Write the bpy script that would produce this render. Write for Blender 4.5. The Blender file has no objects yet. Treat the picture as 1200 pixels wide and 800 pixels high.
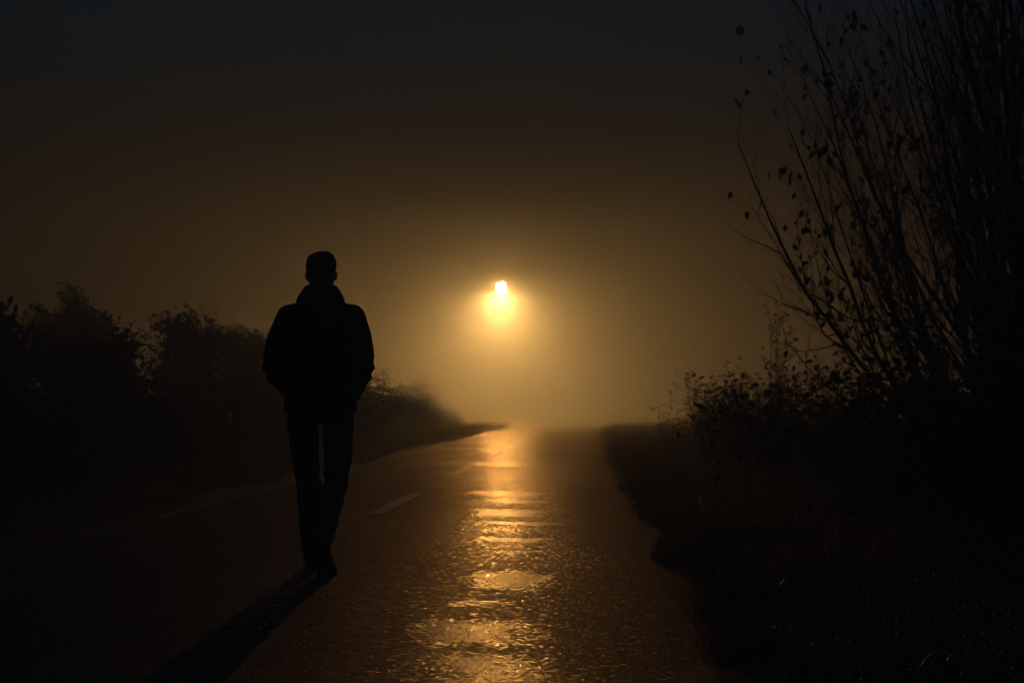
import bpy, bmesh, math, random
import numpy as np
from mathutils import Vector, Matrix, noise as mnoise

random.seed(11)
rng = np.random.default_rng(7)
R = math.radians
sc = bpy.context.scene
col = sc.collection

# ------------------------------------------------------------------ helpers
def mesh_obj(name, verts, faces, mat=None, parent=None, smooth=True):
    me = bpy.data.meshes.new(name)
    me.from_pydata(verts if isinstance(verts, list) else [tuple(v) for v in verts], [], faces)
    me.update()
    if smooth:
        me.polygons.foreach_set('use_smooth', [True] * len(me.polygons))
    o = bpy.data.objects.new(name, me)
    col.objects.link(o)
    if mat: me.materials.append(mat)
    if parent: o.parent = parent
    return o

def fast_mesh(name, V, F, mat=None, parent=None, smooth=False):
    """V (n,3) array, F (m,k) array of same-size faces."""
    me = bpy.data.meshes.new(name)
    V = np.asarray(V, dtype=np.float32); F = np.asarray(F, dtype=np.int32)
    me.vertices.add(len(V)); me.vertices.foreach_set('co', V.ravel())
    k = F.shape[1]
    me.loops.add(F.size); me.loops.foreach_set('vertex_index', F.ravel())
    me.polygons.add(len(F))
    me.polygons.foreach_set('loop_start', np.arange(0, F.size, k, dtype=np.int32))
    me.polygons.foreach_set('use_smooth', np.full(len(F), smooth))
    me.update(calc_edges=True); me.validate()
    o = bpy.data.objects.new(name, me); col.objects.link(o)
    if mat: me.materials.append(mat)
    if parent: o.parent = parent
    return o

def empty(name, loc, rz=0):
    o = bpy.data.objects.new(name, None); col.objects.link(o)
    o.location = loc; o.rotation_euler = (0, 0, rz); o.empty_display_size = .2
    return o

def tag(o, label=None, cat=None, group=None, kind=None):
    if label: o['label'] = label
    if cat: o['category'] = cat
    if group: o['group'] = group
    if kind: o['kind'] = kind
    return o

# ------------------------------------------------------------------ materials
def mat_new(name):
    m = bpy.data.materials.new(name); m.use_nodes = True
    nt = m.node_tree
    return m, nt, nt.nodes['Principled BSDF']

def simple_mat(name, c1, c2, scale=8., rough=.6, spec=.5, bump=.0, bscale=60., metal=0., trans=0.):
    m, nt, p = mat_new(name)
    tc = nt.nodes.new('ShaderNodeTexCoord')
    nz = nt.nodes.new('ShaderNodeTexNoise'); nz.inputs['Scale'].default_value = scale; nz.inputs['Detail'].default_value = 5
    nt.links.new(tc.outputs['Object'], nz.inputs['Vector'])
    mx = nt.nodes.new('ShaderNodeMix'); mx.data_type = 'RGBA'
    mx.inputs[6].default_value = (*c1, 1); mx.inputs[7].default_value = (*c2, 1)
    nt.links.new(nz.outputs['Fac'], mx.inputs[0]); nt.links.new(mx.outputs[2], p.inputs['Base Color'])
    p.inputs['Roughness'].default_value = rough; p.inputs['Specular IOR Level'].default_value = spec
    p.inputs['Metallic'].default_value = metal
    if bump:
        n2 = nt.nodes.new('ShaderNodeTexNoise'); n2.inputs['Scale'].default_value = bscale; n2.inputs['Detail'].default_value = 4
        nt.links.new(tc.outputs['Object'], n2.inputs['Vector'])
        b = nt.nodes.new('ShaderNodeBump'); b.inputs['Strength'].default_value = bump; b.inputs['Distance'].default_value = .01
        nt.links.new(n2.outputs['Fac'], b.inputs['Height']); nt.links.new(b.outputs['Normal'], p.inputs['Normal'])
    if trans:
        t = nt.nodes.new('ShaderNodeBsdfTranslucent'); nt.links.new(mx.outputs[2], t.inputs['Color'])
        ms = nt.nodes.new('ShaderNodeMixShader'); ms.inputs[0].default_value = trans
        out = nt.nodes['Material Output']
        nt.links.new(p.outputs[0], ms.inputs[1]); nt.links.new(t.outputs[0], ms.inputs[2]); nt.links.new(ms.outputs[0], out.inputs['Surface'])
    return m

M_grass = simple_mat('wet_grass', (.060, .075, .022), (.26, .20, .095), 3., .30, .5, trans=.55)
M_leaf = simple_mat('autumn_leaf', (.035, .040, .012), (.080, .045, .018), 5., .40, .5, trans=.25)
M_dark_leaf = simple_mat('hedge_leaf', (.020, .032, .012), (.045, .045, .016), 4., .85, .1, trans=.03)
M_bark = simple_mat('bark', (.035, .028, .020), (.075, .060, .045), 20., .75, .3, bump=.6, bscale=90)
M_stalk = simple_mat('dead_stalk', (.07, .052, .028), (.13, .10, .055), 20., .55, .4)
M_soil = simple_mat('verge_soil', (.018, .014, .009), (.045, .036, .022), 6., .85, .25, bump=1., bscale=25)
M_jacket = simple_mat('jacket_cloth', (.010, .011, .014), (.017, .018, .022), 30., .85, .15, bump=.35, bscale=160)
M_knit = simple_mat('jacket_rib', (.009, .010, .012), (.014, .015, .018), 60., .9, .1, bump=.5, bscale=260)
M_jeans = simple_mat('jeans_cloth', (.014, .018, .028), (.024, .030, .045), 25., .85, .15, bump=.3, bscale=220)
M_skin = simple_mat('skin', (.34, .20, .14), (.42, .26, .19), 25., .55, .4, bump=.1, bscale=120)
M_hair = simple_mat('hair', (.012, .009, .007), (.030, .022, .016), 50., .6, .4, bump=.9, bscale=130)
M_shoe = simple_mat('shoe_leather', (.010, .009, .008), (.020, .017, .014), 20., .45, .5, bump=.2, bscale=90)
M_sole = simple_mat('rubber_sole', (.012, .012, .012), (.022, .022, .022), 20., .75, .3, bump=.4, bscale=70)
M_metal = simple_mat('weathered_post_paint', (.018, .018, .017), (.032, .030, .027), 6., .95, .05, bump=.2)
M_concrete = simple_mat('lamp_footing', (.22, .21, .20), (.32, .31, .29), 12., .85, .3, bump=.6)

# emissive lamp glass
LAMP_COL = (1.0, .43, .075)
M_glass, nt, p = mat_new('glowing_lamp_glass')
p.inputs['Base Color'].default_value = (.8, .75, .6, 1)
p.inputs['Emission Color'].default_value = (1.0, .405, .085, 1)
ge = nt.nodes.new('ShaderNodeNewGeometry'); sx = nt.nodes.new('ShaderNodeSeparateXYZ'); nt.links.new(ge.outputs['Normal'], sx.inputs[0])
mr = nt.nodes.new('ShaderNodeMapRange'); mr.inputs['From Min'].default_value = -.68; mr.inputs['From Max'].default_value = -1.
mr.inputs['To Min'].default_value = 28000.; mr.inputs['To Max'].default_value = 2400000.
nt.links.new(sx.outputs['Z'], mr.inputs['Value']); nt.links.new(mr.outputs[0], p.inputs['Emission Strength'])

# ------------------------------------------------------------------ lie of the land
CAM_H = .92
F = 1667.
def bend(y):                       # the lane swings gently to the right past the lamp
    d = np.maximum(np.asarray(y, dtype=float) - 56., 0.)
    return .0042 * d * d
EDGE_L, EDGE_R, CENTRE = -3.80, .60, -1.77

def sstep(a, b, x):
    t = np.clip((np.asarray(x, dtype=float) - a) / (b - a), 0, 1)
    return t * t * (3 - 2 * t)

def lattice(seed, n=256):
    return np.random.default_rng(seed).random((n, n))
_lat = [lattice(s) for s in range(6)]
def vnoise(x, y, k=0):             # smooth value noise in 0..1
    L = _lat[k]; n = L.shape[0]
    x = np.asarray(x, dtype=float); y = np.asarray(y, dtype=float)
    xi = np.floor(x).astype(int); yi = np.floor(y).astype(int)
    fx = x - xi; fy = y - yi
    fx = fx * fx * (3 - 2 * fx); fy = fy * fy * (3 - 2 * fy)
    a = L[xi % n, yi % n]; b = L[(xi + 1) % n, yi % n]; c = L[xi % n, (yi + 1) % n]; d = L[(xi + 1) % n, (yi + 1) % n]
    return (a * (1 - fx) + b * fx) * (1 - fy) + (c * (1 - fx) + d * fx) * fy
def fbm(x, y, k=0, o=4):
    s = 0.; a = .5
    for i in range(o):
        s = s + a * vnoise(x * 2 ** i + 17 * i, y * 2 ** i + 9 * i, (k + i) % 6); a *= .5
    return s / (1 - .5 ** o)

def road_z(x, y):
    u = x - bend(y)
    z = -.012 * np.abs(u - CENTRE)                               # camber
    z = z + .010 * (fbm(x * .55, y * .38, 1, 3) - .5) + .004 * (fbm(x * 1.5, y * 1.2, 3, 2) - .5)
    z = z + .02
    return z

def ground_z(x, y):
    u = x - bend(y)
    r = np.maximum(u - EDGE_R, 0.); l = np.maximum(EDGE_L - u, 0.)
    ne = .13 * (fbm(x * 1.5 + 3, y * 2.6, 5, 5) - .5)
    z = -.05 + .085 * sstep(-.12, .16, u - EDGE_R + ne) + .075 * sstep(-.10, .2, EDGE_L - u)
    z = z + .10 * sstep(.1, 1.9, r) + .3 * sstep(1.8, 5, r)
    z = z + .16 * sstep(.1, 2.0, l) + .16 * sstep(2, 7, l)
    amp = sstep(.05, .8, r + l)
    z = z + amp * (.16 * (fbm(x * .7, y * .7, 2, 4) - .5) + .05 * (fbm(x * 3, y * 3, 4, 2) - .5))
    return z

def grid(name, xs, ys, zf, mat):
    X, Y = np.meshgrid(xs, ys)
    return X, Y

def sheet(name, us, ys, zfun, mat, follow=True):
    U, Y = np.meshgrid(us, ys)
    X = U + bend(Y) if follow else U
    Z = zfun(X, Y)
    V = np.stack([X.ravel(), Y.ravel(), Z.ravel()], 1)
    n, m = len(ys), len(us)
    i = (np.arange(n - 1)[:, None] * m + np.arange(m - 1)[None, :]).ravel()
    Fc = np.stack([i, i + 1, i + m + 1, i + m], 1)
    return fast_mesh(name, V, Fc, mat, smooth=True), X, Y

# ---- ground
us = np.unique(np.concatenate([np.linspace(-140, -12, 30), np.linspace(-12, -3.4, 60), np.linspace(-3.4, .3, 12), np.linspace(.3, 5, 70), np.linspace(5, 12, 20), np.linspace(12, 140, 30)]))
ys = np.unique(np.concatenate([np.linspace(-20, 2, 20), np.linspace(2, 30, 260), np.linspace(30, 80, 160), np.linspace(80, 220, 50)]))
g, _, _ = sheet('ground', us, ys, ground_z, M_soil)
tag(g, 'dark soil and verges on both sides of the wet lane', kind='structure')

# ---- road
def d_of(row): return CAM_H * F / (row - 480.)
bands = [(576, 582, .5, 1.2, -.10), (586, 589, .45, .8, .1), (597, 605, .78, 1.0, -.02), (612, 615, .5, 1.3, .12), (629, 634, .66, 1.0, -.05), (645, 647, .45, .6, .1), (671, 688, .86, .85, .02), (703, 708, .5, .5, -.08), (726, 752, .80, 1.0, -.02), (766, 812, .66, 1.0, .03)]
def wet_map(X, Y):
    Yw = Y + .30 * (fbm(X * 2.2, Y * 1.2, 0, 3) - .5) + .02 * Y * (fbm(X * 8, Y * 4, 2, 3) - .5)
    w = np.zeros_like(X)
    for r0, r1, s, wf, off in bands:
        y1, y0 = d_of(r0), d_of(r1); sft = .22 * (y1 - y0) + .03
        b = s * sstep(y0 - sft, y0 + sft, Yw) * (1 - sstep(y1 - sft, y1 + sft, Yw))
        rut = np.exp(-((X - bend(Y) + .18 + .036 * Y - off + .3 * (fbm(Y * .5, Y * .1, 4, 2) - .5)) / (wf * (.13 + .013 * Y) + .16 * (fbm(X * 3, Y * 1.5, 5, 3) - .5))) ** 2)
        w = np.maximum(w, b * sstep(.12, .85, rut + .7 * (fbm(X * 7, Y * 3, 5, 3) - .5)))
    w = w + .30 * np.exp(-((X - bend(Y) + .18 + .036 * Y) / (.2 + .022 * Y)) ** 2) * sstep(8, 10, Y) * (.4 + 1.2 * (fbm(X * 5, Y * 2.2, 1, 3) - .3))
    far = sstep(14, 24, Y) * .5 * sstep(.38, .62, fbm(X * 1.6, Y * .42, 2, 4))
    base = .22 * sstep(.5, .72, fbm(X * 1.1, Y * .45, 4, 4))
    track = .15 * np.exp(-((X - bend(Y) + .5) / .5) ** 2)
    return np.clip(np.maximum(np.maximum(w, far), base) + track, 0, 1)

M_road, nt, p = mat_new('wet_asphalt')
N = nt.nodes; L = nt.links
def node(t, **kw):
    n = N.new(t)
    for k, v in kw.items(): n.inputs[k].default_value = v
    return n
tc = N.new('ShaderNodeTexCoord')
at = N.new('ShaderNodeAttribute'); at.attribute_name = 'wet'
vor = node('ShaderNodeTexVoronoi', Scale=42., Randomness=1.); vor.feature = 'F1'
vor2 = node('ShaderNodeTexVoronoi', Scale=105.)
nz = node('ShaderNodeTexNoise', Scale=2.3, Detail=7.); nzf = node('ShaderNodeTexNoise', Scale=420., Detail=2.)
for n in (nz, nzf): L.new(tc.outputs['Object'], n.inputs['Vector'])
wn = node('ShaderNodeTexNoise', Scale=26., Detail=3.); L.new(tc.outputs['Object'], wn.inputs['Vector'])
wv = N.new('ShaderNodeVectorMath'); wv.operation = 'MULTIPLY_ADD'; wv.inputs[1].default_value = (.03, .03, .03)
L.new(wn.outputs['Color'], wv.inputs[0]); L.new(tc.outputs['Object'], wv.inputs[2])
for n in (vor, vor2): L.new(wv.outputs[0], n.inputs['Vector'])
ramp = N.new('ShaderNodeValToRGB'); e = ramp.color_ramp.elements
e[0].position = .3; e[0].color = (.018, .018, .018, 1); e[1].position = .75; e[1].color = (.048, .046, .043, 1)
L.new(nz.outputs['Fac'], ramp.inputs[0])
stone = N.new('ShaderNodeMix'); stone.data_type = 'RGBA'; stone.blend_type = 'MULTIPLY'; stone.inputs[0].default_value = .55
L.new(ramp.outputs[0], stone.inputs[6]); L.new(vor.outputs['Color'], stone.inputs[7])
L.new(stone.outputs[2], p.inputs['Base Color'])
nw = node('ShaderNodeTexNoise', Scale=16., Detail=5.); L.new(tc.outputs['Object'], nw.inputs['Vector'])
wa = N.new('ShaderNodeMath'); wa.operation = 'MULTIPLY_ADD'; wa.inputs[1].default_value = 1.5; wa.inputs[2].default_value = -.75
L.new(nw.outputs['Fac'], wa.inputs[0])
ws = N.new('ShaderNodeMath'); ws.operation = 'ADD'; L.new(wa.outputs[0], ws.inputs[0]); L.new(at.outputs['Fac'], ws.inputs[1])
wd = N.new('ShaderNodeMath'); wd.operation = 'MULTIPLY_ADD'; wd.inputs[1].default_value = 1.3; wd.inputs[2].default_value = -.62
L.new(vor.outputs['Distance'], wd.inputs[0])
ws2 = N.new('ShaderNodeMath'); ws2.operation = 'ADD'; L.new(ws.outputs[0], ws2.inputs[0]); L.new(wd.outputs[0], ws2.inputs[1])
wet = N.new('ShaderNodeMapRange'); wet.interpolation_type = 'SMOOTHSTEP'; wet.inputs['From Min'].default_value = .1; wet.inputs['From Max'].default_value = .9
L.new(ws2.outputs[0], wet.inputs['Value'])
rr = N.new('ShaderNodeMapRange'); rr.inputs['To Min'].default_value = .60; rr.inputs['To Max'].default_value = .07
L.new(wet.outputs[0], rr.inputs['Value']); L.new(rr.outputs[0], p.inputs['Roughness'])
bs = N.new('ShaderNodeMapRange'); bs.inputs['To Min'].default_value = .75; bs.inputs['To Max'].default_value = .25
L.new(wet.outputs[0], bs.inputs['Value'])
mul = N.new('ShaderNodeMath'); mul.operation = 'MULTIPLY_ADD'; mul.inputs[1].default_value = -.7
L.new(vor.outputs['Distance'], mul.inputs[0]); 
m2 = N.new('ShaderNodeMath'); m2.operation = 'MULTIPLY'; m2.inputs[1].default_value = .4; L.new(vor2.outputs['Distance'], m2.inputs[0])
L.new(m2.outputs[0], mul.inputs[2])
bp = N.new('ShaderNodeBump'); bp.inputs['Distance'].default_value = .014
L.new(bs.outputs[0], bp.inputs['Strength']); L.new(mul.outputs[0], bp.inputs['Height']); L.new(bp.outputs['Normal'], p.inputs['Normal'])
sp = N.new('ShaderNodeMapRange'); sp.inputs['To Min'].default_value = .09; sp.inputs['To Max'].default_value = .5
L.new(wet.outputs[0], sp.inputs['Value']); L.new(sp.outputs[0], p.inputs['Specular IOR Level'])

us = np.linspace(EDGE_L, EDGE_R, 90)
ys = np.unique(np.concatenate([np.linspace(-18, 3, 30), np.linspace(3, 17, 320), np.linspace(17, 80, 260), np.linspace(80, 200, 50)]))
# ragged tarmac edges
U, Yg = np.meshgrid(us, ys)
k = sstep(.93, 1., (U - EDGE_L) / (EDGE_R - EDGE_L)) ; kl = 1 - sstep(0, .07, (U - EDGE_L) / (EDGE_R - EDGE_L))
U2 = U + k * .14 * (fbm(Yg * 1.7, Yg * .3, 1, 4) - .5) - kl * .12 * (fbm(Yg * 1.3, Yg * .2, 3, 4) - .5)
Xg = U2 + bend(Yg)
Zg = road_z(Xg, Yg)
n_, m_ = Xg.shape
i = (np.arange(n_ - 1)[:, None] * m_ + np.arange(m_ - 1)[None, :]).ravel()
road = fast_mesh('road', np.stack([Xg.ravel(), Yg.ravel(), Zg.ravel()], 1), np.stack([i, i + 1, i + m_ + 1, i + m_], 1), M_road, smooth=True)
a = road.data.attributes.new('wet', 'FLOAT', 'POINT'); a.data.foreach_set('value', wet_map(Xg, Yg).ravel().astype(np.float32))
tag(road, 'wet asphalt country lane running into the fog', kind='structure')

# ---- painted markings
def paint_mat(name, lo, hi, bump):
    m, nt, p = mat_new(name); N = nt.nodes; L = nt.links
    tc = N.new('ShaderNodeTexCoord')
    nz = N.new('ShaderNodeTexNoise'); nz.inputs['Scale'].default_value = 22; nz.inputs['Detail'].default_value = 7
    L.new(tc.outputs['Object'], nz.inputs['Vector'])
    ramp = N.new('ShaderNodeValToRGB'); e = ramp.color_ramp.elements
    e[0].position = lo; e[0].color = (.04, .04, .038, 1); e[1].position = hi; e[1].color = (.80, .78, .74, 1)
    L.new(nz.outputs['Fac'], ramp.inputs[0]); L.new(ramp.outputs[0], p.inputs['Base Color'])
    p.inputs['Roughness'].default_value = .34; p.inputs['Specular IOR Level'].default_value = .9
    b = N.new('ShaderNodeBump'); b.inputs['Strength'].default_value = bump; b.inputs['Distance'].default_value = .004
    L.new(nz.outputs['Fac'], b.inputs['Height']); L.new(b.outputs['Normal'], p.inputs['Normal'])
    return m
M_paint = paint_mat('worn_road_paint', .34, .46, .15)
M_paint_old = paint_mat('badly_worn_road_paint', .52, .64, .5)
V = []; Fc = []
def strip(u0, u1, y0, y1, step=.25):
    n = max(2, int((y1 - y0) / step)); base = len(V)
    for j in range(n + 1):
        y = y0 + (y1 - y0) * j / n; bx = float(bend(y))
        for q in range(4):
            u = u0 + (u1 - u0) * q / 3 + bx
            V.append((u, y, float(road_z(np.array(u), np.array(y))) + .006))
    for j in range(n):
        for q in range(3):
            c = base + j * 4 + q
            Fc.append((c, c + 1, c + 5, c + 4))
for y0, y1 in ((-2.5, .5), (5.2, 8.2) if False else (4.4, 4.6), (12.3, 15.3), (19.6, 22.9), (28, 37), (43, 47), (53, 57), (63, 67)):
    if y1 - y0 > 1: strip(CENTRE - .07, CENTRE + .07, y0, y1)
tag(mesh_obj('centre_line_markings', V, Fc, M_paint), 'worn white dashes along the middle of the lane', kind='structure')
V = []; Fc = []
strip(EDGE_L + .16, EDGE_L + .22, -10, 90)
tag(mesh_obj('edge_line_marking', V, Fc, M_paint_old), 'nearly worn away white line along the left edge', kind='structure')

# ------------------------------------------------------------------ plant builders
class Sticks:
    """tapered limbs collected into one mesh"""
    def __init__(s): s.V = []; s.F = []
    def tube(s, pts, rad, n=5):
        base = len(s.V)
        m = len(pts); a = None
        for i, (P, r) in enumerate(zip(pts, rad)):
            d = (pts[min(i + 1, m - 1)] - pts[max(i - 1, 0)]).normalized()
            if a is None: a = d.orthogonal().normalized()
            else:
                a = a - d * a.dot(d); a = a.normalized() if a.length > 1e-4 else d.orthogonal().normalized()
            b = d.cross(a)
            for k in range(n):
                t = 2 * math.pi * k / n
                s.V.append(P + (a * math.cos(t) + b * math.sin(t)) * r)
        for i in range(m - 1):
            for k in range(n):
                k2 = (k + 1) % n
                s.F.append((base + i * n + k, base + i * n + k2, base + (i + 1) * n + k2, base + (i + 1) * n + k))
    def build(s, name, mat, parent): return mesh_obj(name, s.V, s.F, mat, parent)

class Leaves:
    def __init__(s): s.V = []; s.F = []
    def leaf(s, P, size, d=None):
        d = d or Vector((random.gauss(0, 1), random.gauss(0, 1), random.gauss(-.3, .7))).normalized()
        w = d.cross(Vector((random.gauss(0, 1), random.gauss(0, 1), random.gauss(0, 1)))).normalized() * size * .30
        nrm = d.cross(w).normalized() * size * .10
        b = len(s.V)
        s.V += [P, P + d * size * .45 + w + nrm, P + d * size * .5 - nrm * .5, P + d * size * .45 - w + nrm, P + d * size]
        s.F += [(b, b + 1, b + 2), (b, b + 2, b + 3), (b + 1, b + 4, b + 2), (b + 2, b + 4, b + 3)]
    def build(s, name, mat, parent): return mesh_obj(name, s.V, s.F, mat, parent, smooth=False)

def limb(S, P, d, length, r, up=.1, wob=.12, seg=7, n=5, tip=.25):
    """grows one wandering limb; returns its points, directions and radii"""
    pts = [P.copy()]; rad = [r]; dirs = [d.copy()]
    for i in range(seg):
        d = (d + Vector((random.gauss(0, wob), random.gauss(0, wob), random.gauss(0, wob) + up))).normalized()
        P = P + d * (length / seg)
        pts.append(P.copy()); dirs.append(d.copy()); rad.append(r * (1 - (1 - tip) * (i + 1) / seg))
    S.tube(pts, rad, n)
    return pts, dirs, rad

def side_dir(d, ang):
    a = d.orthogonal().normalized(); b = d.cross(a)
    t = random.uniform(0, 2 * math.pi)
    return (d * math.cos(ang) + (a * math.cos(t) + b * math.sin(t)) * math.sin(ang)).normalized()

def gz(x, y): return float(ground_z(np.array(x), np.array(y)))

def bare_shrub(x, y, stems, label, spread=.75, h=4.2, lean=(0, 0), group='bare shrubs on the right verge', leafy=.05, seed=0, twig=1.0, cat='shrub', name='bare_shrub'):
    random.seed(seed)
    root = empty(name, (x, y, gz(x, y) - .03)); tag(root, label, cat, group)
    S = Sticks(); T = Sticks(); Lf = Leaves()
    for s in range(stems):
        az = random.uniform(0, 2 * math.pi); t = spread * math.sqrt(random.random())
        d = Vector((math.cos(az) * t + lean[0], math.sin(az) * t + lean[1], 1)).normalized()
        P = Vector((math.cos(az) * .18 * random.random(), math.sin(az) * .18 * random.random(), 0))
        ln = h * random.uniform(.7, 1.1); r = random.uniform(.011, .028)
        pts, ds, rd = limb(S, P, d, ln, r, up=.07, wob=.07, seg=12, n=6, tip=.15)
        for j in range(2, 13):
            for q in range(2 if j > 4 else 1):
                if random.random() > .85 * twig: continue
                l2 = ln * random.uniform(.16, .36) * (1.15 - j / 16)
                p2, d2, r2 = limb(S, pts[j], side_dir(ds[j], random.uniform(.35, .75)), l2, rd[j] * .55, up=.10, wob=.10, seg=6, n=4)
                for w in range(1, 7):
                    for rep in range(2):
                        if random.random() > .65: continue
                        l3 = l2 * random.uniform(.2, .45)
                        p3, d3, r3 = limb(T, p2[w], side_dir(d2[w], random.uniform(.4, .8)), l3, max(r2[w] * .5, .0015), up=.08, wob=.13, seg=4, n=3, tip=.5)
                        for u in p3[1:]:
                            if random.random() < leafy * .5: Lf.leaf(u, random.uniform(.04, .075), Vector((random.gauss(0, .5), random.gauss(0, .5), -1)).normalized())
                if random.random() < leafy * 4:
                    for _ in range(random.randint(1, 4)):
                        Lf.leaf(p2[-1] + Vector((random.gauss(0, .03), random.gauss(0, .03), random.gauss(0, .03))), random.uniform(.05, .09), Vector((random.gauss(0, .5), random.gauss(0, .5), -1)).normalized())
    S.build('stems', M_bark, root); T.build('twigs', M_bark, root)
    if Lf.V: Lf.build('leaves', M_leaf, root)
    return root

def bush(x, y, w, h, label, group, seed=0, n_leaf=2600, ls=.07, mat=None, arch=8, name='bramble_bush', cat='bush'):
    random.seed(seed)
    root = empty(name, (x, y, gz(x, y) - .04)); tag(root, label, cat, group)
    S = Sticks(); Lf = Leaves()
    ends = []
    for k in range(26):
        az = random.uniform(0, 2 * math.pi); t = random.uniform(.1, 1.1)
        d = Vector((math.cos(az) * t, math.sin(az) * t, 1)).normalized()
        pts, ds, rd = limb(S, Vector((random.gauss(0, w * .22), random.gauss(0, w * .22), 0)), d, h * random.uniform(.55, 1.05), .010, up=.02, wob=.16, seg=8, n=4)
        ends += pts[2:]
        for j in (4, 6, 7):
            p2, d2, _ = limb(S, pts[j], side_dir(ds[j], .8), h * .3, .005, up=.03, wob=.2, seg=4, n=3); ends += p2[1:]
    for k in range(arch):                                   # loose arching canes that break the outline
        az = random.uniform(0, 2 * math.pi)
        d = Vector((math.cos(az) * .35, math.sin(az) * .35, 1)).normalized()
        pts, ds, rd = limb(S, Vector((random.gauss(0, w * .3), random.gauss(0, w * .3), 0)), d, h * random.uniform(1.1, 1.4), .008, up=-.03, wob=.10, seg=12, n=4)
        for q in pts[5:]:
            for _ in range(2):
                if random.random() < .6: Lf.leaf(q, ls * random.uniform(.6, 1.1))
    sig = .085 * w + .03
    for k in range(n_leaf):
        e = random.choice(ends)
        Lf.leaf(e + Vector((random.gauss(0, sig), random.gauss(0, sig), random.gauss(0, sig))), ls * random.uniform(.6, 1.25))
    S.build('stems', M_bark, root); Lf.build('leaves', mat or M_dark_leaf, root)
    return root

def hedge_tree(x, y, h, w, label, group, seed=0, n_leaf=3200, ls=.11):
    random.seed(seed)
    root = empty('hedgerow_tree', (x, y, gz(x, y) - .05)); tag(root, label, 'tree', group)
    S = Sticks(); Lf = Leaves(); ends = []
    tr = Sticks()
    pts, ds, rd = limb(tr, Vector((0, 0, 0)), Vector((random.gauss(0, .06), random.gauss(0, .06), 1)).normalized(), h * .8, .05 + .012 * h, up=.08, wob=.06, seg=8, n=8)
    for j in range(1, 9):
        for q in range(4):
            l2 = w * random.uniform(.35, .65) * (1.15 - j / 12)
            p2, d2, r2 = limb(S, pts[j], side_dir(ds[j], random.uniform(.6, 1.2)), l2, rd[j] * .4, up=.09, wob=.15, seg=6, n=4)
            for w_ in range(2, 7):
                p3, d3, _ = limb(S, p2[w_], side_dir(d2[w_], .7), l2 * random.uniform(.25, .5), max(.004, r2[w_] * .4), up=.08, wob=.18, seg=4, n=3)
                ends += p3[1:]
    for k in range(n_leaf):
        e = random.choice(ends)
        Lf.leaf(e + Vector((random.gauss(0, .10), random.gauss(0, .10), random.gauss(0, .10))), ls * random.uniform(.6, 1.2))
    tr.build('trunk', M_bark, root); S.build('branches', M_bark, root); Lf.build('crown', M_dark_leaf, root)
    return root

def weed(x, y, h, label, seed=0, group='tall dead weeds on the right verge'):
    random.seed(seed)
    root = empty('tall_weed', (x, y, gz(x, y) - .03)); tag(root, label, 'weed', group)
    S = Sticks(); Lf = Leaves()
    for s in range(random.randint(2, 4)):
        d = Vector((random.gauss(0, .14), random.gauss(0, .14), 1)).normalized()
        pts, ds, rd = limb(S, Vector((random.gauss(0, .05), random.gauss(0, .05), 0)), d, h * random.uniform(.7, 1.0), .008, up=.03, wob=.05, seg=10, n=5, tip=.35)
        for j in range(4, 11):
            for q in range(2):
                if random.random() > .8: continue
                p2, d2, _ = limb(S, pts[j], side_dir(ds[j], random.uniform(.5, 1.0)), h * random.uniform(.06, .17), .0035, up=.12, wob=.12, seg=4, n=3, tip=.6)
                for u in p2[2:]:
                    for _ in range(3):
                        if random.random() < .7: Lf.leaf(u + Vector((random.gauss(0, .012), random.gauss(0, .012), random.gauss(0, .012))), random.uniform(.018, .05))
        for j in range(1, 7):
            if random.random() < .5: Lf.leaf(pts[j], random.uniform(.07, .16), Vector((random.gauss(0, .8), random.gauss(0, .8), -.6)).normalized())
    S.build('stalk', M_stalk, root); Lf.build('foliage', M_leaf, root)
    return root

# ---- right side planting
bare_shrub(2.98, 10.0, 46, 'tall bare shrub whose few leafy branch tips reach furthest out over the road', spread=.95, h=3.5, lean=(-.16, 0), leafy=.09, seed=3)
bare_shrub(3.3, 10.2, 26, 'bare upright shrub just behind the one leaning over the road', spread=.5, h=5.0, leafy=.02, seed=4)
bare_shrub(2.75, 8.0, 30, 'dense bare shrub cut off by the right edge of the picture', spread=.45, h=4.6, lean=(.05, 0), leafy=.015, seed=5)
for i, (x, y, w, h, lb) in enumerate((
        (2.45, 7.6, 1.3, 1.2, 'dark bramble bush below the tall bare shrubs, nearest of the brambles'),
        (2.9, 9.4, 1.5, 1.3, 'bramble bush around the foot of the shrub leaning over the road'),
        (2.7, 12.0, 1.5, 1.25, 'bramble bush standing between the bare shrubs and the tall dead weeds'),
        (2.6, 15.0, 1.5, 1.15, 'bramble bush with tall dead weeds standing up in front of it'),
        (2.55, 18.5, 1.5, 1.2, 'loose bramble bush behind the tall dead weeds, half lost in mist'),
        (2.5, 23.0, 1.7, 1.2, 'misty bramble bush farthest along the right verge'),
        (4.1, 8.8, 1.8, 1.7, 'black bramble thicket behind the shrubs at the right edge'))):
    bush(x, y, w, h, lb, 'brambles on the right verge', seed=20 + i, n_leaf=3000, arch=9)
for i, (x, y, h, lb) in enumerate((
        (1.95, 14.5, 1.75, 'tallest dead weed on the right verge, branched at its top'),
        (1.75, 16.2, 1.25, 'dead weed with nodding seed heads nearer the road than the tallest one'),
        (2.2, 15.3, 1.35, 'bushy dead weed between the tallest weed and the brambles'),
        (2.35, 13.2, 1.3, 'dead weed with drooping leaves closest to the bare shrubs'),
        (1.7, 19.0, 1.4, 'thin dead weed fading into the glowing mist by the road'),
        (1.9, 22.0, 1.3, 'faint dead weed farthest down the right verge'),
        (1.7, 8.6, .75, 'low dead weed standing in the dewy grass beside the road'),
        (2.0, 7.2, .7, 'low dead weed in front of the nearest bramble bush'))):
    weed(x, y, h, lb, seed=60 + i)

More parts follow.
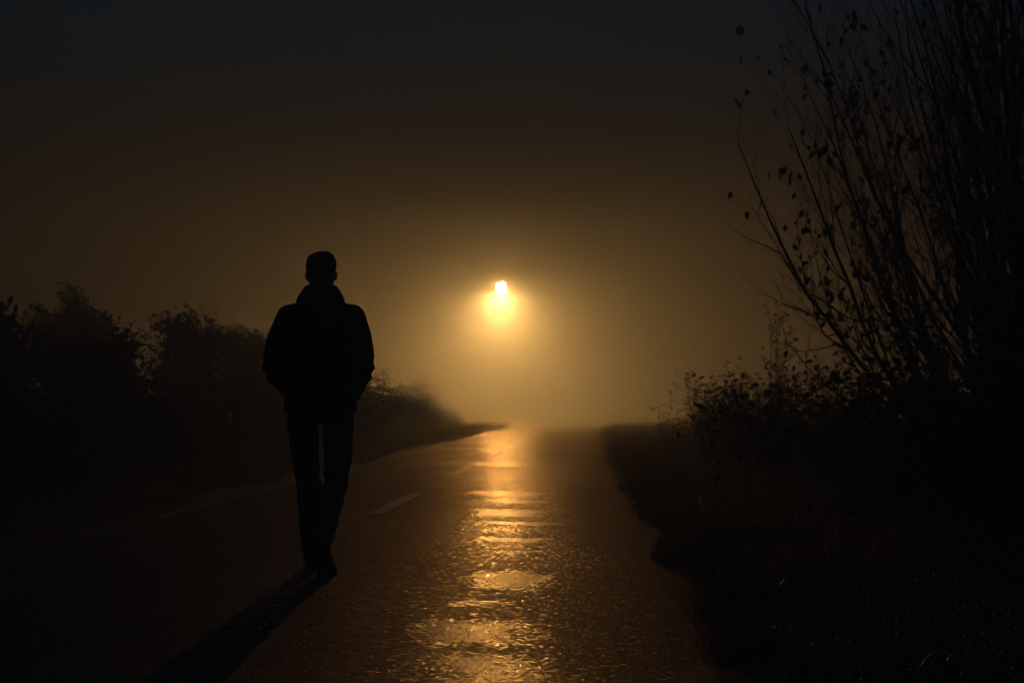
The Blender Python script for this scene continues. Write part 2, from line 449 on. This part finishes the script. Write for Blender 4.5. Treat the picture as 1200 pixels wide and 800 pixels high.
# ---- left side planting
for i, (x, y, h, w, lb) in enumerate((
        (-5.9, 11.5, 1.35, 1.6, 'dark hedgerow tree at the left edge of the picture'),
        (-6.1, 14.5, 1.65, 1.7, 'dark hedgerow tree second from the left edge'),
        (-5.9, 17.5, 1.45, 1.7, 'dark hedgerow tree halfway between the left edge and the walker'),
        (-7.0, 25.0, 2.2, 2.1, 'hedgerow tree with ragged top left of the walker'),
        (-7.2, 31.0, 2.4, 2.2, 'misty hedgerow tree just left of the walker'),
        (-7.4, 37.0, 2.7, 2.4, 'misty hedgerow tree hidden partly behind the walker'),
        (-8.6, 17.5, 1.9, 2.2, 'tall dark tree rising behind the left hedgerow'),
        (-9.0, 25.0, 2.5, 2.5, 'tall misty tree rising behind the left hedgerow'))):
    hedge_tree(x, y, h, w, lb, 'trees of the left hedgerow', seed=80 + i, n_leaf=5200)
for i, (x, y, w, h, lb) in enumerate((
        (-5.3, 12.8, 1.8, 1.0, 'low hedge bush in front of the trees at the left edge'),
        (-5.4, 16.0, 1.8, 1.0, 'low hedge bush below the middle of the left hedgerow'),
        (-5.9, 21.5, 2.2, 1.35, 'low hedge bush left of the walker'),
        (-6.2, 27.5, 2.2, 1.4, 'low misty hedge bush directly behind the walker'),
        (-5.7, 31.5, 2.2, 1.5, 'misty hedge bush hidden mostly by the jacket of the walker'),
        (-6.5, 44.0, 2.6, 2.0, 'glowing misty bush just right of the walker'),
        (-6.7, 50.0, 2.4, 1.5, 'glowing misty bush second to the right of the walker'),
        (-6.8, 57.0, 2.2, 1.0, 'low misty bush on the bank below the lamp glow'),
        (-6.6, 64.0, 2.0, .6, 'lowest misty bush on the bank nearest the lamp'))):
    bush(x, y, w, h, lb, 'bushes of the left hedgerow', seed=120 + i, n_leaf=3600, ls=.11, arch=4, name='hedge_bush')

# ---- grass
o_tips = {}
def grass(name, n, xr, yr, hmean, label, seed, dens_pow=1.6):
    g = np.random.default_rng(seed)
    y = yr[0] + (yr[1] - yr[0]) * g.random(n) ** dens_pow
    u = xr[0] + (xr[1] - xr[0]) * g.random(n)
    x = u + bend(y)
    keep = fbm(x * 2.5, y * 2.5, 3, 3) + .35 * sstep(0, .5, np.abs(u - xr[0])) > .45 + .25 * g.random(n)
    x, y, u = x[keep], y[keep], u[keep]; n = len(x)
    z = ground_z(x, y) - .01
    cl = fbm(x * 1.2, y * 1.2, 1, 3)
    h = hmean * (.35 + 1.3 * cl) * g.lognormal(0, .35, n) * (.55 + .45 * sstep(0, .5, np.minimum(np.abs(u - xr[0]), 1)))
    az = g.random(n) * 2 * np.pi; lean = np.abs(g.normal(.35, .3, n))
    wdt = g.uniform(.0022, .0045, n) * (1 + y / 16)
    dx, dy = np.cos(az), np.sin(az); tw = az + np.pi / 2 + g.normal(0, .5, n)
    wx, wy = np.cos(tw), np.sin(tw)
    V = np.zeros((n, 7, 3)); ts = (0., .45, .8, 1.)
    for k, t in enumerate(ts):
        bx = lean * h * t ** 2; hz = h * (t - .35 * lean * t ** 3)
        px = x + dx * bx; py = y + dy * bx; pz = z + hz
        if k < 3:
            wk = wdt * (1 - .55 * t)
            V[:, 2 * k] = np.stack([px - wx * wk, py - wy * wk, pz], 1); V[:, 2 * k + 1] = np.stack([px + wx * wk, py + wy * wk, pz], 1)
        else: V[:, 6] = np.stack([px, py, pz], 1)
    b = np.arange(n)[:, None] * 7
    T = np.array([[0, 1, 3], [0, 3, 2], [2, 3, 5], [2, 5, 4], [4, 5, 6]])
    Fc = (b[:, :, None] + T[None]).reshape(-1, 3)
    o = fast_mesh(name, V.reshape(-1, 3), Fc, M_grass, smooth=True)
    tag(o, label, kind='stuff'); o_tips[name + str(seed)] = V[:, 6][(V[:, 6, 2] - z) > np.quantile(V[:, 6, 2] - z, .55)]; return o
grass('grass', 95000, (EDGE_R - .12, 3.6), (2.5, 34), .15, 'rough dewy grass on the right verge', 1)
grass('grass', 40000, (EDGE_L + .02, -8.), (7, 60), .16, 'rough grass on the left verge', 2, 1.3)

grass('grass', 30000, (EDGE_R - .16, EDGE_R + .35), (3, 30), .10, 'short grass creeping over the right road edge', 8, 1.5)
grass('grass', 26000, (EDGE_R - .1, 5.0), (30, 100), .17, 'rough grass farther along the right verge', 11, 1.0)
grass('grass', 22000, (EDGE_L + .02, -9.), (55, 105), .17, 'rough grass around the foot of the lamp', 12, 1.0)
# dew drops on the right verge
g = np.random.default_rng(5); tips = o_tips['grass1']
tips = tips[(tips[:, 1] < 26) & (tips[:, 0] < 2.8)]; n = min(5500, len(tips))
tips = tips[g.choice(len(tips), n, replace=False)]
uu, yy, zz = tips[:, 0], tips[:, 1], tips[:, 2]
bmx = bmesh.new(); bmesh.ops.create_icosphere(bmx, subdivisions=2, radius=1.); bmesh.ops.delete(bmx, geom=[v for v in bmx.verts if v.co.y > .25], context='VERTS')
bmx.verts.index_update(); bv = np.array([v.co[:] for v in bmx.verts]); bf = np.array([[v.index for v in f.verts] for f in bmx.faces]); bmx.free()
rad = g.uniform(.0013, .0034, n)
V = (np.stack([uu, yy, zz], 1)[:, None, :] + bv[None] * rad[:, None, None]).reshape(-1, 3)
Fc = (np.arange(n)[:, None, None] * len(bv) + bf[None]).reshape(-1, 3)
M_dew, nt, p = mat_new('dew'); p.inputs['Base Color'].default_value = (.9, .9, .9, 1); p.inputs['Roughness'].default_value = .2; p.inputs['Specular IOR Level'].default_value = 1.
tl_ = nt.nodes.new('ShaderNodeBsdfTranslucent'); tl_.inputs['Color'].default_value = (.95, .95, .95, 1); ms_ = nt.nodes.new('ShaderNodeMixShader'); ms_.inputs[0].default_value = .8
nt.links.new(p.outputs[0], ms_.inputs[1]); nt.links.new(tl_.outputs[0], ms_.inputs[2]); nt.links.new(ms_.outputs[0], nt.nodes['Material Output'].inputs['Surface'])
tag(fast_mesh('dew', V, Fc, M_dew, smooth=True), 'dew drops on the grass of the right verge', kind='stuff')

# a fallen leaf catching the light
random.seed(4)
Lf = Leaves(); Lf.leaf(Vector((0, 0, 0)), .05, Vector((.25, .1, .95)).normalized())
lx, ly = 1.27, 5.45
fl = Lf.build('fallen_leaf', M_stalk, None); fl.location = (lx, ly, gz(lx, ly) + .12)
tag(fl, 'small pale dead leaf caught upright in the dark grass', 'leaf')

# ------------------------------------------------------------------ street lamp
LX, LY, LH = -4.24, 76., 7.68
gl = gz(LX, LY)
lamp = empty('street_lamp', (LX, LY, gl)); tag(lamp, 'lit amber street lamp glowing through the fog beside the lane', 'street lamp')
def lathe(name, prof, mat, parent, n=24, loc=(0, 0, 0)):
    V = []; Fc = []
    for r, z in prof:
        for k in range(n):
            t = 2 * math.pi * k / n; V.append((r * math.cos(t), r * math.sin(t), z))
    for i in range(len(prof) - 1):
        for k in range(n):
            k2 = (k + 1) % n; Fc.append((i * n + k, i * n + k2, (i + 1) * n + k2, (i + 1) * n + k))
    Fc.append(tuple(range(n - 1, -1, -1))); Fc.append(tuple(range((len(prof) - 1) * n, len(prof) * n)))
    o = mesh_obj(name, V, Fc, mat, parent, smooth=False); o.location = loc
    return o
hl = LH - gl
PB = 3.0                                                # the post stands behind the lantern, its arm reaching over the lane's outer edge
lathe('footing', [(.16, -.1), (.16, .06), (.13, .09)], M_concrete, lamp, loc=(-.05, PB, 0))
pole = lathe('pole', [(.068, .05), (.068, 1.1), (.05, 1.16), (.036, hl + .1), (.034, hl + .22)], M_metal, lamp, loc=(-.05, PB, 0))
lathe('access_door', [(.071, .45), (.072, .46), (.072, .85), (.071, .86)], M_metal, lamp, loc=(-.05, PB, 0))
S = Sticks()
S.tube([Vector((-.05, PB, hl + .05)), Vector((-.05, PB - .25, hl + .17)), Vector((-.045, PB - .8, hl + .22)), Vector((-.02, 1.2, hl + .20)), Vector((0, -.02, hl + .165))], [.030, .029, .028, .026, .024], 10)
S.build('arm', M_metal, lamp)
head = lathe('lamp_head', [(0.027, 0.184), (0.054, 0.170), (0.075, 0.143), (0.085, 0.088), (0.085, 0.061), (0.075, 0.058)], M_metal, lamp, loc=(0, 0, hl))
lathe('lens', [(0.061, 0.067), (0.109, 0.051), (0.150, 0.031), (0.197, -0.007), (0.245, -0.061), (0.279, -0.143), (0.289, -0.218), (0.279, -0.292), (0.245, -0.367), (0.190, -0.428), (0.122, -0.473), (0.054, -0.496), (0.014, -0.500)], M_glass, head)


# ------------------------------------------------------------------ the walker
def loft(rings, n=20):
    """rings: (cx, cy, cz, rx, ry) stacked; returns bmesh verts/faces, closed"""
    V = []; Fc = []
    for cx, cy, cz, rx, ry in rings:
        for k in range(n):
            t = 2 * math.pi * k / n; V.append(Vector((cx + rx * math.cos(t), cy + ry * math.sin(t), cz)))
    for i in range(len(rings) - 1):
        for k in range(n):
            k2 = (k + 1) % n; Fc.append((i * n + k, i * n + k2, (i + 1) * n + k2, (i + 1) * n + k))
    Fc.append(tuple(range(n - 1, -1, -1))); Fc.append(tuple(range((len(rings) - 1) * n, len(rings) * n)))
    return V, Fc
def chain(pts, rad, n=14):
    """capsule-like limb through the points"""
    P = [Vector(p) for p in pts]; out_p = []; out_r = []
    for i in range(len(P) - 1):
        for k in range(6):
            t = k / 6; out_p.append(P[i].lerp(P[i + 1], t)); out_r.append(rad[i] * (1 - t) + rad[i + 1] * t)
    out_p.append(P[-1]); out_r.append(rad[-1])
    S = Sticks(); S.tube(out_p, out_r, n)
    V, Fc = S.V, S.F
    m = len(out_p)
    for end, dr in ((0, (P[0] - P[1]).normalized()), (m - 1, (P[-1] - P[-2]).normalized())):
        base = end * n; prev = list(range(base, base + n)); c = out_p[end]; r = out_r[end]
        for q in (.45, .8):
            new = []
            for k in range(n):
                v = V[base + k] - c; new.append(len(V)); V.append(c + v * math.sqrt(1 - q * q) + dr * r * q)
            for k in range(n):
                k2 = (k + 1) % n
                Fc.append((prev[k], prev[k2], new[k2], new[k]))
            prev = new
        Fc.append(tuple(prev))
    return V, Fc
def ball(c, rx, ry, rz, n=16):
    rings = [(c[0], c[1], c[2] + rz * math.sin(t), max(rx * math.cos(t), .001), max(ry * math.cos(t), .001)) for t in [R(a) for a in range(-85, 86, 17)]]
    return loft(rings, n)
def fuse(name, pieces, mat, parent, vox=.009, smooth=4, crease=None):
    V = []; Fc = []
    for v, f in pieces:
        b = len(V); V += list(v); Fc += [tuple(i + b for i in q) for q in f]
    me = bpy.data.meshes.new(name + '_raw'); me.from_pydata([tuple(v) for v in V], [], Fc)
    bm = bmesh.new(); bm.from_mesh(me); bmesh.ops.recalc_face_normals(bm, faces=bm.faces[:]); bm.to_mesh(me); bm.free()
    t = bpy.data.objects.new(name + '_raw', me); col.objects.link(t)
    md = t.modifiers.new('r', 'REMESH'); md.mode = 'VOXEL'; md.voxel_size = vox
    sm = t.modifiers.new('s', 'SMOOTH'); sm.iterations = smooth; sm.factor = .5
    dg = bpy.context.evaluated_depsgraph_get(); dg.update()
    m2 = bpy.data.meshes.new_from_object(t.evaluated_get(dg)); m2.name = name
    bpy.data.objects.remove(t); bpy.data.meshes.remove(me)
    if crease:
        co = np.zeros(len(m2.vertices) * 3, np.float32); m2.vertices.foreach_get('co', co); co = co.reshape(-1, 3)
        no = np.array([v.normal[:] for v in m2.vertices], np.float32)
        d = np.array([crease(Vector(c)) for c in co.astype(float)], np.float32)
        co = co + no * d[:, None]; m2.vertices.foreach_set('co', co.ravel())
    m2.polygons.foreach_set('use_smooth', [True] * len(m2.polygons))
    m2.materials.clear(); m2.materials.append(mat); m2.update()
    o = bpy.data.objects.new(name, m2); col.objects.link(o)
    if parent: o.parent = parent
    return o

# joints (man faces +Y, away from the camera)
HIP_L, HIP_R = Vector((-.095, 0, .90)), Vector((.095, 0, .90))
KNEE_L, KNEE_R = Vector((-.085, .10, .485)), Vector((.088, .0, .485))
ANK_L, ANK_R = Vector((-.058, .10, .085)), Vector((.060, -.28, .155))
SH = [Vector((s * .185, -.01, 1.435)) for s in (-1, 1)]
EL = [Vector((s * .252, -.075, 1.135)) for s in (-1, 1)]
WR = [Vector((s * .175, .09, .985)) for s in (-1, 1)]
pc = []
pc.append(loft([(0, 0, .86, .13, .09), (0, 0, .93, .155, .105), (0, .005, 1.05, .135, .095), (0, .01, 1.2, .15, .105), (0, 0, 1.33, .165, .105), (0, -.01, 1.43, .15, .085), (0, -.015, 1.48, .08, .06)]))
pc.append(chain([(0, -.02, 1.44), (0, .0, 1.54), (0, .012, 1.62)], [.078, .072, .070]))
# head: skull, jaw, nose, brow, lips, ears
pc.append(ball((0, .000, 1.712), .076, .093, .088, 20))
pc.append(ball((0, -.012, 1.660), .078, .078, .075, 18)); pc.append(ball((0, .045, 1.645), .054, .060, .062, 18))
pc.append(ball((0, .055, 1.69), .060, .042, .06, 18))
pc.append(chain([(0, .096, 1.705), (0, .112, 1.672)], [.009, .014], 10))
pc.append(ball((0, .090, 1.715), .048, .012, .010))
pc.append(ball((0, .096, 1.637), .023, .011, .010)); pc.append(ball((0, .088, 1.598), .022, .018, .016))
for s in (-1, 1):
    pc.append(ball((s * .083, -.004, 1.664), .010, .019, .030)); pc.append(ball((s * .032, .086, 1.697), .012, .010, .009))
    k = 0 if s < 0 else 1
    pc.append(chain([(s * .06, -.01, 1.455), SH[k]], [.055, .058])); pc.append(chain([SH[k], EL[k], WR[k]], [.055, .042, .029]))
    hd = (WR[k] + Vector((-s * .03, .035, -.045)))
    pc.append(chain([WR[k], hd], [.028, .033]))
    for q in range(4):
        o = Vector((0, .026 - .017 * q, 0)); l_ = (.036, .042, .04, .03)[q]
        pc.append(chain([hd + o, hd + o + Vector((-s * .012, .004, -l_)), hd + o + Vector((-s * .03, .006, -l_ * 1.6))], [.0098, .0092, .0085], 8))
    pc.append(chain([WR[k] + Vector((0, .02, -.01)), hd + Vector((-s * .004, .045, .0)), hd + Vector((-s * .012, .052, -.03))], [.012, .011, .0095], 8))
for H, K_, A in ((HIP_L, KNEE_L, ANK_L), (HIP_R, KNEE_R, ANK_R)):
    pc.append(chain([H, K_], [.082, .056])); pc.append(chain([K_, K_.lerp(A, .35) + Vector((0, -.012, 0)), A], [.052, .05, .034]))
pc.append(chain([ANK_L, ANK_L + Vector((0, .11, -.045))], [.034, .03])); pc.append(chain([ANK_R, ANK_R + Vector((0, .08, -.10))], [.034, .03]))
person = fuse('person', pc, M_skin, None, vox=.0075, smooth=3)
tag(person, 'man walking away along the wet lane in jacket and jeans, hands in pockets', 'person')

def folds(c):
    a = mnoise.noise(Vector((c.x * 7, c.y * 7, c.z * 16))) * .006
    b = mnoise.noise(Vector((c.x * 16 + 4, c.y * 16, c.z * 30))) * .003
    arm = max(0., min(1., (abs(c.x) - .19) / .05))
    e = math.exp(-((c.z - 1.10) / .10) ** 2) * arm
    return a + b + e * .006 * math.sin(c.z * 95 + c.x * 20)
jk = [loft([(0, .0, .905, .195, .135), (0, .0, .96, .205, .15), (0, .0, 1.06, .198, .148), (0, .0, 1.18, .195, .145), (0, -.005, 1.30, .205, .145), (0, -.01, 1.40, .200, .13), (0, -.01, 1.455, .165, .108), (0, -.01, 1.50, .11, .088), (0, -.005, 1.535, .088, .08)], 28)]
for k, s in enumerate((-1, 1)):
    jk.append(chain([(s * .08, -.01, 1.455), SH[k] + Vector((0, 0, -.015))], [.070, .076]))
    jk.append(chain([SH[k] + Vector((0, 0, -.015)), SH[k].lerp(EL[k], .55) + Vector((s * .010, -.005, 0)), EL[k], WR[k] + Vector((-s * .01, -.01, .01))], [.076, .074, .068, .056]))
jacket = fuse('jacket', jk, M_jacket, person, vox=.009, smooth=5, crease=folds)
# hem band, collar, pocket welts, shoulder seam
def ring_band(name, prof, mat, parent, n=40):
    V = []; Fc = []
    for rx, ry, cy, z in prof:
        for k in range(n):
            t = 2 * math.pi * k / n; w = 1 + .012 * math.sin(9 * t + z * 40) + .008 * math.sin(23 * t)
            V.append((rx * w * math.cos(t), cy + ry * w * math.sin(t), z))
    m = len(prof)
    for i in range(m):
        i2 = (i + 1) % m
        for k in range(n):
            k2 = (k + 1) % n; Fc.append((i * n + k, i * n + k2, i2 * n + k2, i2 * n + k))
    o = mesh_obj(name, V, Fc, mat, parent); return o
ring_band('hem_band', [(.192, .134, 0, .885), (.203, .145, 0, .885), (.209, .151, 0, .905), (.206, .149, 0, .945), (.190, .134, 0, .945)], M_knit, jacket)
ring_band('collar', [(.100, .092, -.005, 1.49), (.140, .116, -.012, 1.49), (.134, .112, -.014, 1.535), (.110, .100, -.010, 1.575), (.089, .089, -.002, 1.606), (.078, .079, .0, 1.604), (.084, .082, .0, 1.55)], M_jacket, jacket)
for s in (-1, 1):
    V, Fc = chain([(s * .205, .085, 1.04), (s * .165, .128, .965)], [.009, .009], 8)
    mesh_obj('pocket_welt', V, Fc, M_knit, jacket)

def tfold(c):
    low = math.exp(-((c.z - .17) / .10) ** 2); kn = math.exp(-((c.z - .50) / .08) ** 2)
    return mnoise.noise(Vector((c.x * 10, c.y * 10, c.z * 18))) * .007 + low * .006 * math.sin(c.z * 85 + c.x * 25) + kn * .004 * math.sin(c.z * 70)
tr = [loft([(0, 0, .82, .150, .112), (0, 0, .88, .182, .125), (0, 0, .95, .180, .12), (0, 0, 1.0, .165, .11)], 24)]
for s, H, K_, A in ((-1, HIP_L, KNEE_L, ANK_L), (1, HIP_R, KNEE_R, ANK_R)):
    up = H + Vector((s * .006, 0, -.04))
    tr.append(chain([up, up.lerp(K_, .55) + Vector((s * .008, 0, 0)), K_, K_.lerp(A, .45) + Vector((0, -.012, 0)), A + Vector((0, -.008, .01))], [.090, .081, .069, .066, .061], 18))
fuse('trousers', tr, M_jeans, person, vox=.009, smooth=4, crease=tfold)

# shoes: built flat pointing +Y with the heel at the origin, then posed
def shoe(loc, pitch, yaw):
    prof = [(-.055, .030, .060), (-.03, .041, .078), (.02, .043, .088), (.07, .044, .080), (.12, .049, .058), (.17, .051, .047), (.21, .043, .040), (.235, .025, .030)]
    V = []; Fc = []; n = 16
    for y, w, h in prof:
        for k in range(n):
            t = 2 * math.pi * k / n; c, s_ = math.cos(t), math.sin(t)
            V.append(Vector((w * math.copysign(abs(c) ** .7, c), y, .018 + (h - .018) * (.5 + .5 * math.copysign(abs(s_) ** .75, s_)))))
    for i in range(len(prof) - 1):
        for k in range(n):
            k2 = (k + 1) % n; Fc.append((i * n + k, i * n + k2, (i + 1) * n + k2, (i + 1) * n + k))
    Fc.append(tuple(range(n - 1, -1, -1))); Fc.append(tuple(range((len(prof) - 1) * n, len(prof) * n)))
    u = fuse('shoe', [(V, Fc), chain([(0, -.008, .05), (0, -.004, .125)], [.046, .045])], M_shoe, person, vox=.006, smooth=3)
    SV = []; SF = []; out = [(-.062, .022), (-.052, .036), (-.02, .045), (.03, .045), (.08, .047), (.13, .053), (.18, .054), (.215, .045), (.238, .026), (.246, .010)]
    pts = [(w, y) for y, w in out] + [(-w, y) for y, w in reversed(out)]
    for z in (0., .022):
        for x_, y_ in pts: SV.append((x_, y_, z + (.012 if (z == 0. and .045 < y_ < .075) else 0.)))
    m = len(pts)
    SF.append(tuple(range(m - 1, -1, -1))); SF.append(tuple(range(m, 2 * m)))
    for k in range(m): SF.append((k, (k + 1) % m, m + (k + 1) % m, m + k))
    mesh_obj('sole', SV, SF, M_sole, u, smooth=False)
    u.location = loc; u.rotation_euler = (pitch, 0, yaw)
    return u
shoe((ANK_L.x, ANK_L.y, 0), 0, R(6))
pit = R(-36); 
shoe((ANK_R.x, ANK_R.y - .02, .245 * math.sin(-pit) - .052), pit, R(-6))

# hair
hp = [loft([(0, -.030, 1.632, .060, .050), (0, -.022, 1.66, .074, .074), (0, -.012, 1.695, .0835, .090), (0, -.008, 1.735, .0855, .099), (.002, -.004, 1.765, .078, .093), (.006, .002, 1.786, .060, .076), (.010, .008, 1.800, .034, .050)], 26), ball((.012, .03, 1.785), .045, .05, .022, 14)]
def hfold(c): return mnoise.noise(Vector((c.x * 40, c.y * 30, c.z * 40))) * .004 + mnoise.noise(Vector((c.x * 110, c.y * 60, c.z * 90))) * .003
fuse('hair', hp, M_hair, person, vox=.006, smooth=2, crease=hfold)
person.location = (-1.47, 8.0, float(road_z(np.array(-1.47), np.array(8.0))) + .002)

# ------------------------------------------------------------------ fog
fx = [(-145, 145), (-25, 225), (-1.3, 10.9)]
V = [(x, y, z) for x in fx[0] for y in fx[1] for z in fx[2]]
haze = mesh_obj('haze', V, [(0, 1, 3, 2), (4, 6, 7, 5), (0, 4, 5, 1), (2, 3, 7, 6), (0, 2, 6, 4), (1, 5, 7, 3)], None, smooth=False)
M_haze = bpy.data.materials.new('haze'); M_haze.use_nodes = True; nt = M_haze.node_tree; nt.nodes.clear()
out = nt.nodes.new('ShaderNodeOutputMaterial'); pv = nt.nodes.new('ShaderNodeVolumePrincipled')
pv.inputs['Color'].default_value = (.175, .225, .28, 1)
pv.inputs['Density'].default_value = .062
pv.inputs['Anisotropy'].default_value = .30
for s in ('Density Attribute', 'Color Attribute', 'Temperature Attribute'):
    if s in pv.inputs: pv.inputs[s].default_value = ''
nt.links.new(pv.outputs[0], out.inputs['Volume'])
haze.data.materials.append(M_haze)
tag(haze, 'night fog filling the lane', kind='stuff')
bm = bmesh.new(); bm.from_mesh(haze.data); bmesh.ops.recalc_face_normals(bm, faces=bm.faces[:]); bm.to_mesh(haze.data); bm.free()

# ------------------------------------------------------------------ night sky
w = bpy.data.worlds.new('World'); sc.world = w; w.use_nodes = True
nt = w.node_tree; bg = nt.nodes['Background']
sky = nt.nodes.new('ShaderNodeTexSky'); sky.sky_type = 'NISHITA'; sky.sun_disc = False
sky.sun_elevation = R(-2.0); sky.sun_rotation = R(180); sky.ozone_density = 4.
tint = nt.nodes.new('ShaderNodeMix'); tint.data_type = 'RGBA'; tint.blend_type = 'MULTIPLY'; tint.inputs[0].default_value = 1.; tint.inputs[7].default_value = (.2, 5.6, 2.9, 1)
nt.links.new(sky.outputs[0], tint.inputs[6]); nt.links.new(tint.outputs[2], bg.inputs['Color']); bg.inputs['Strength'].default_value = .15
w.cycles.sampling_method = 'AUTOMATIC'

# ------------------------------------------------------------------ camera
cd = bpy.data.cameras.new('camera'); cam = bpy.data.objects.new('camera', cd); col.objects.link(cam)
cd.lens = 50.; cd.sensor_width = 36.; cd.clip_end = 2000.; cd.clip_start = .05
cam.location = (0, 0, CAM_H)
cam.rotation_euler = (R(90 + 2.75), 0, R(2.75))
sc.camera = cam

sc.view_settings.view_transform = 'Standard'; sc.view_settings.look = 'None'
sc.view_settings.exposure = 0.; sc.view_settings.gamma = 1.
c = sc.cycles
c.use_denoising = True
try: c.denoiser = 'OPENIMAGEDENOISE'; c.denoising_input_passes = 'RGB_ALBEDO_NORMAL'
except Exception: pass
c.volume_bounces = 2; c.max_bounces = 8; c.transparent_max_bounces = 8
c.sample_clamp_indirect = 4.
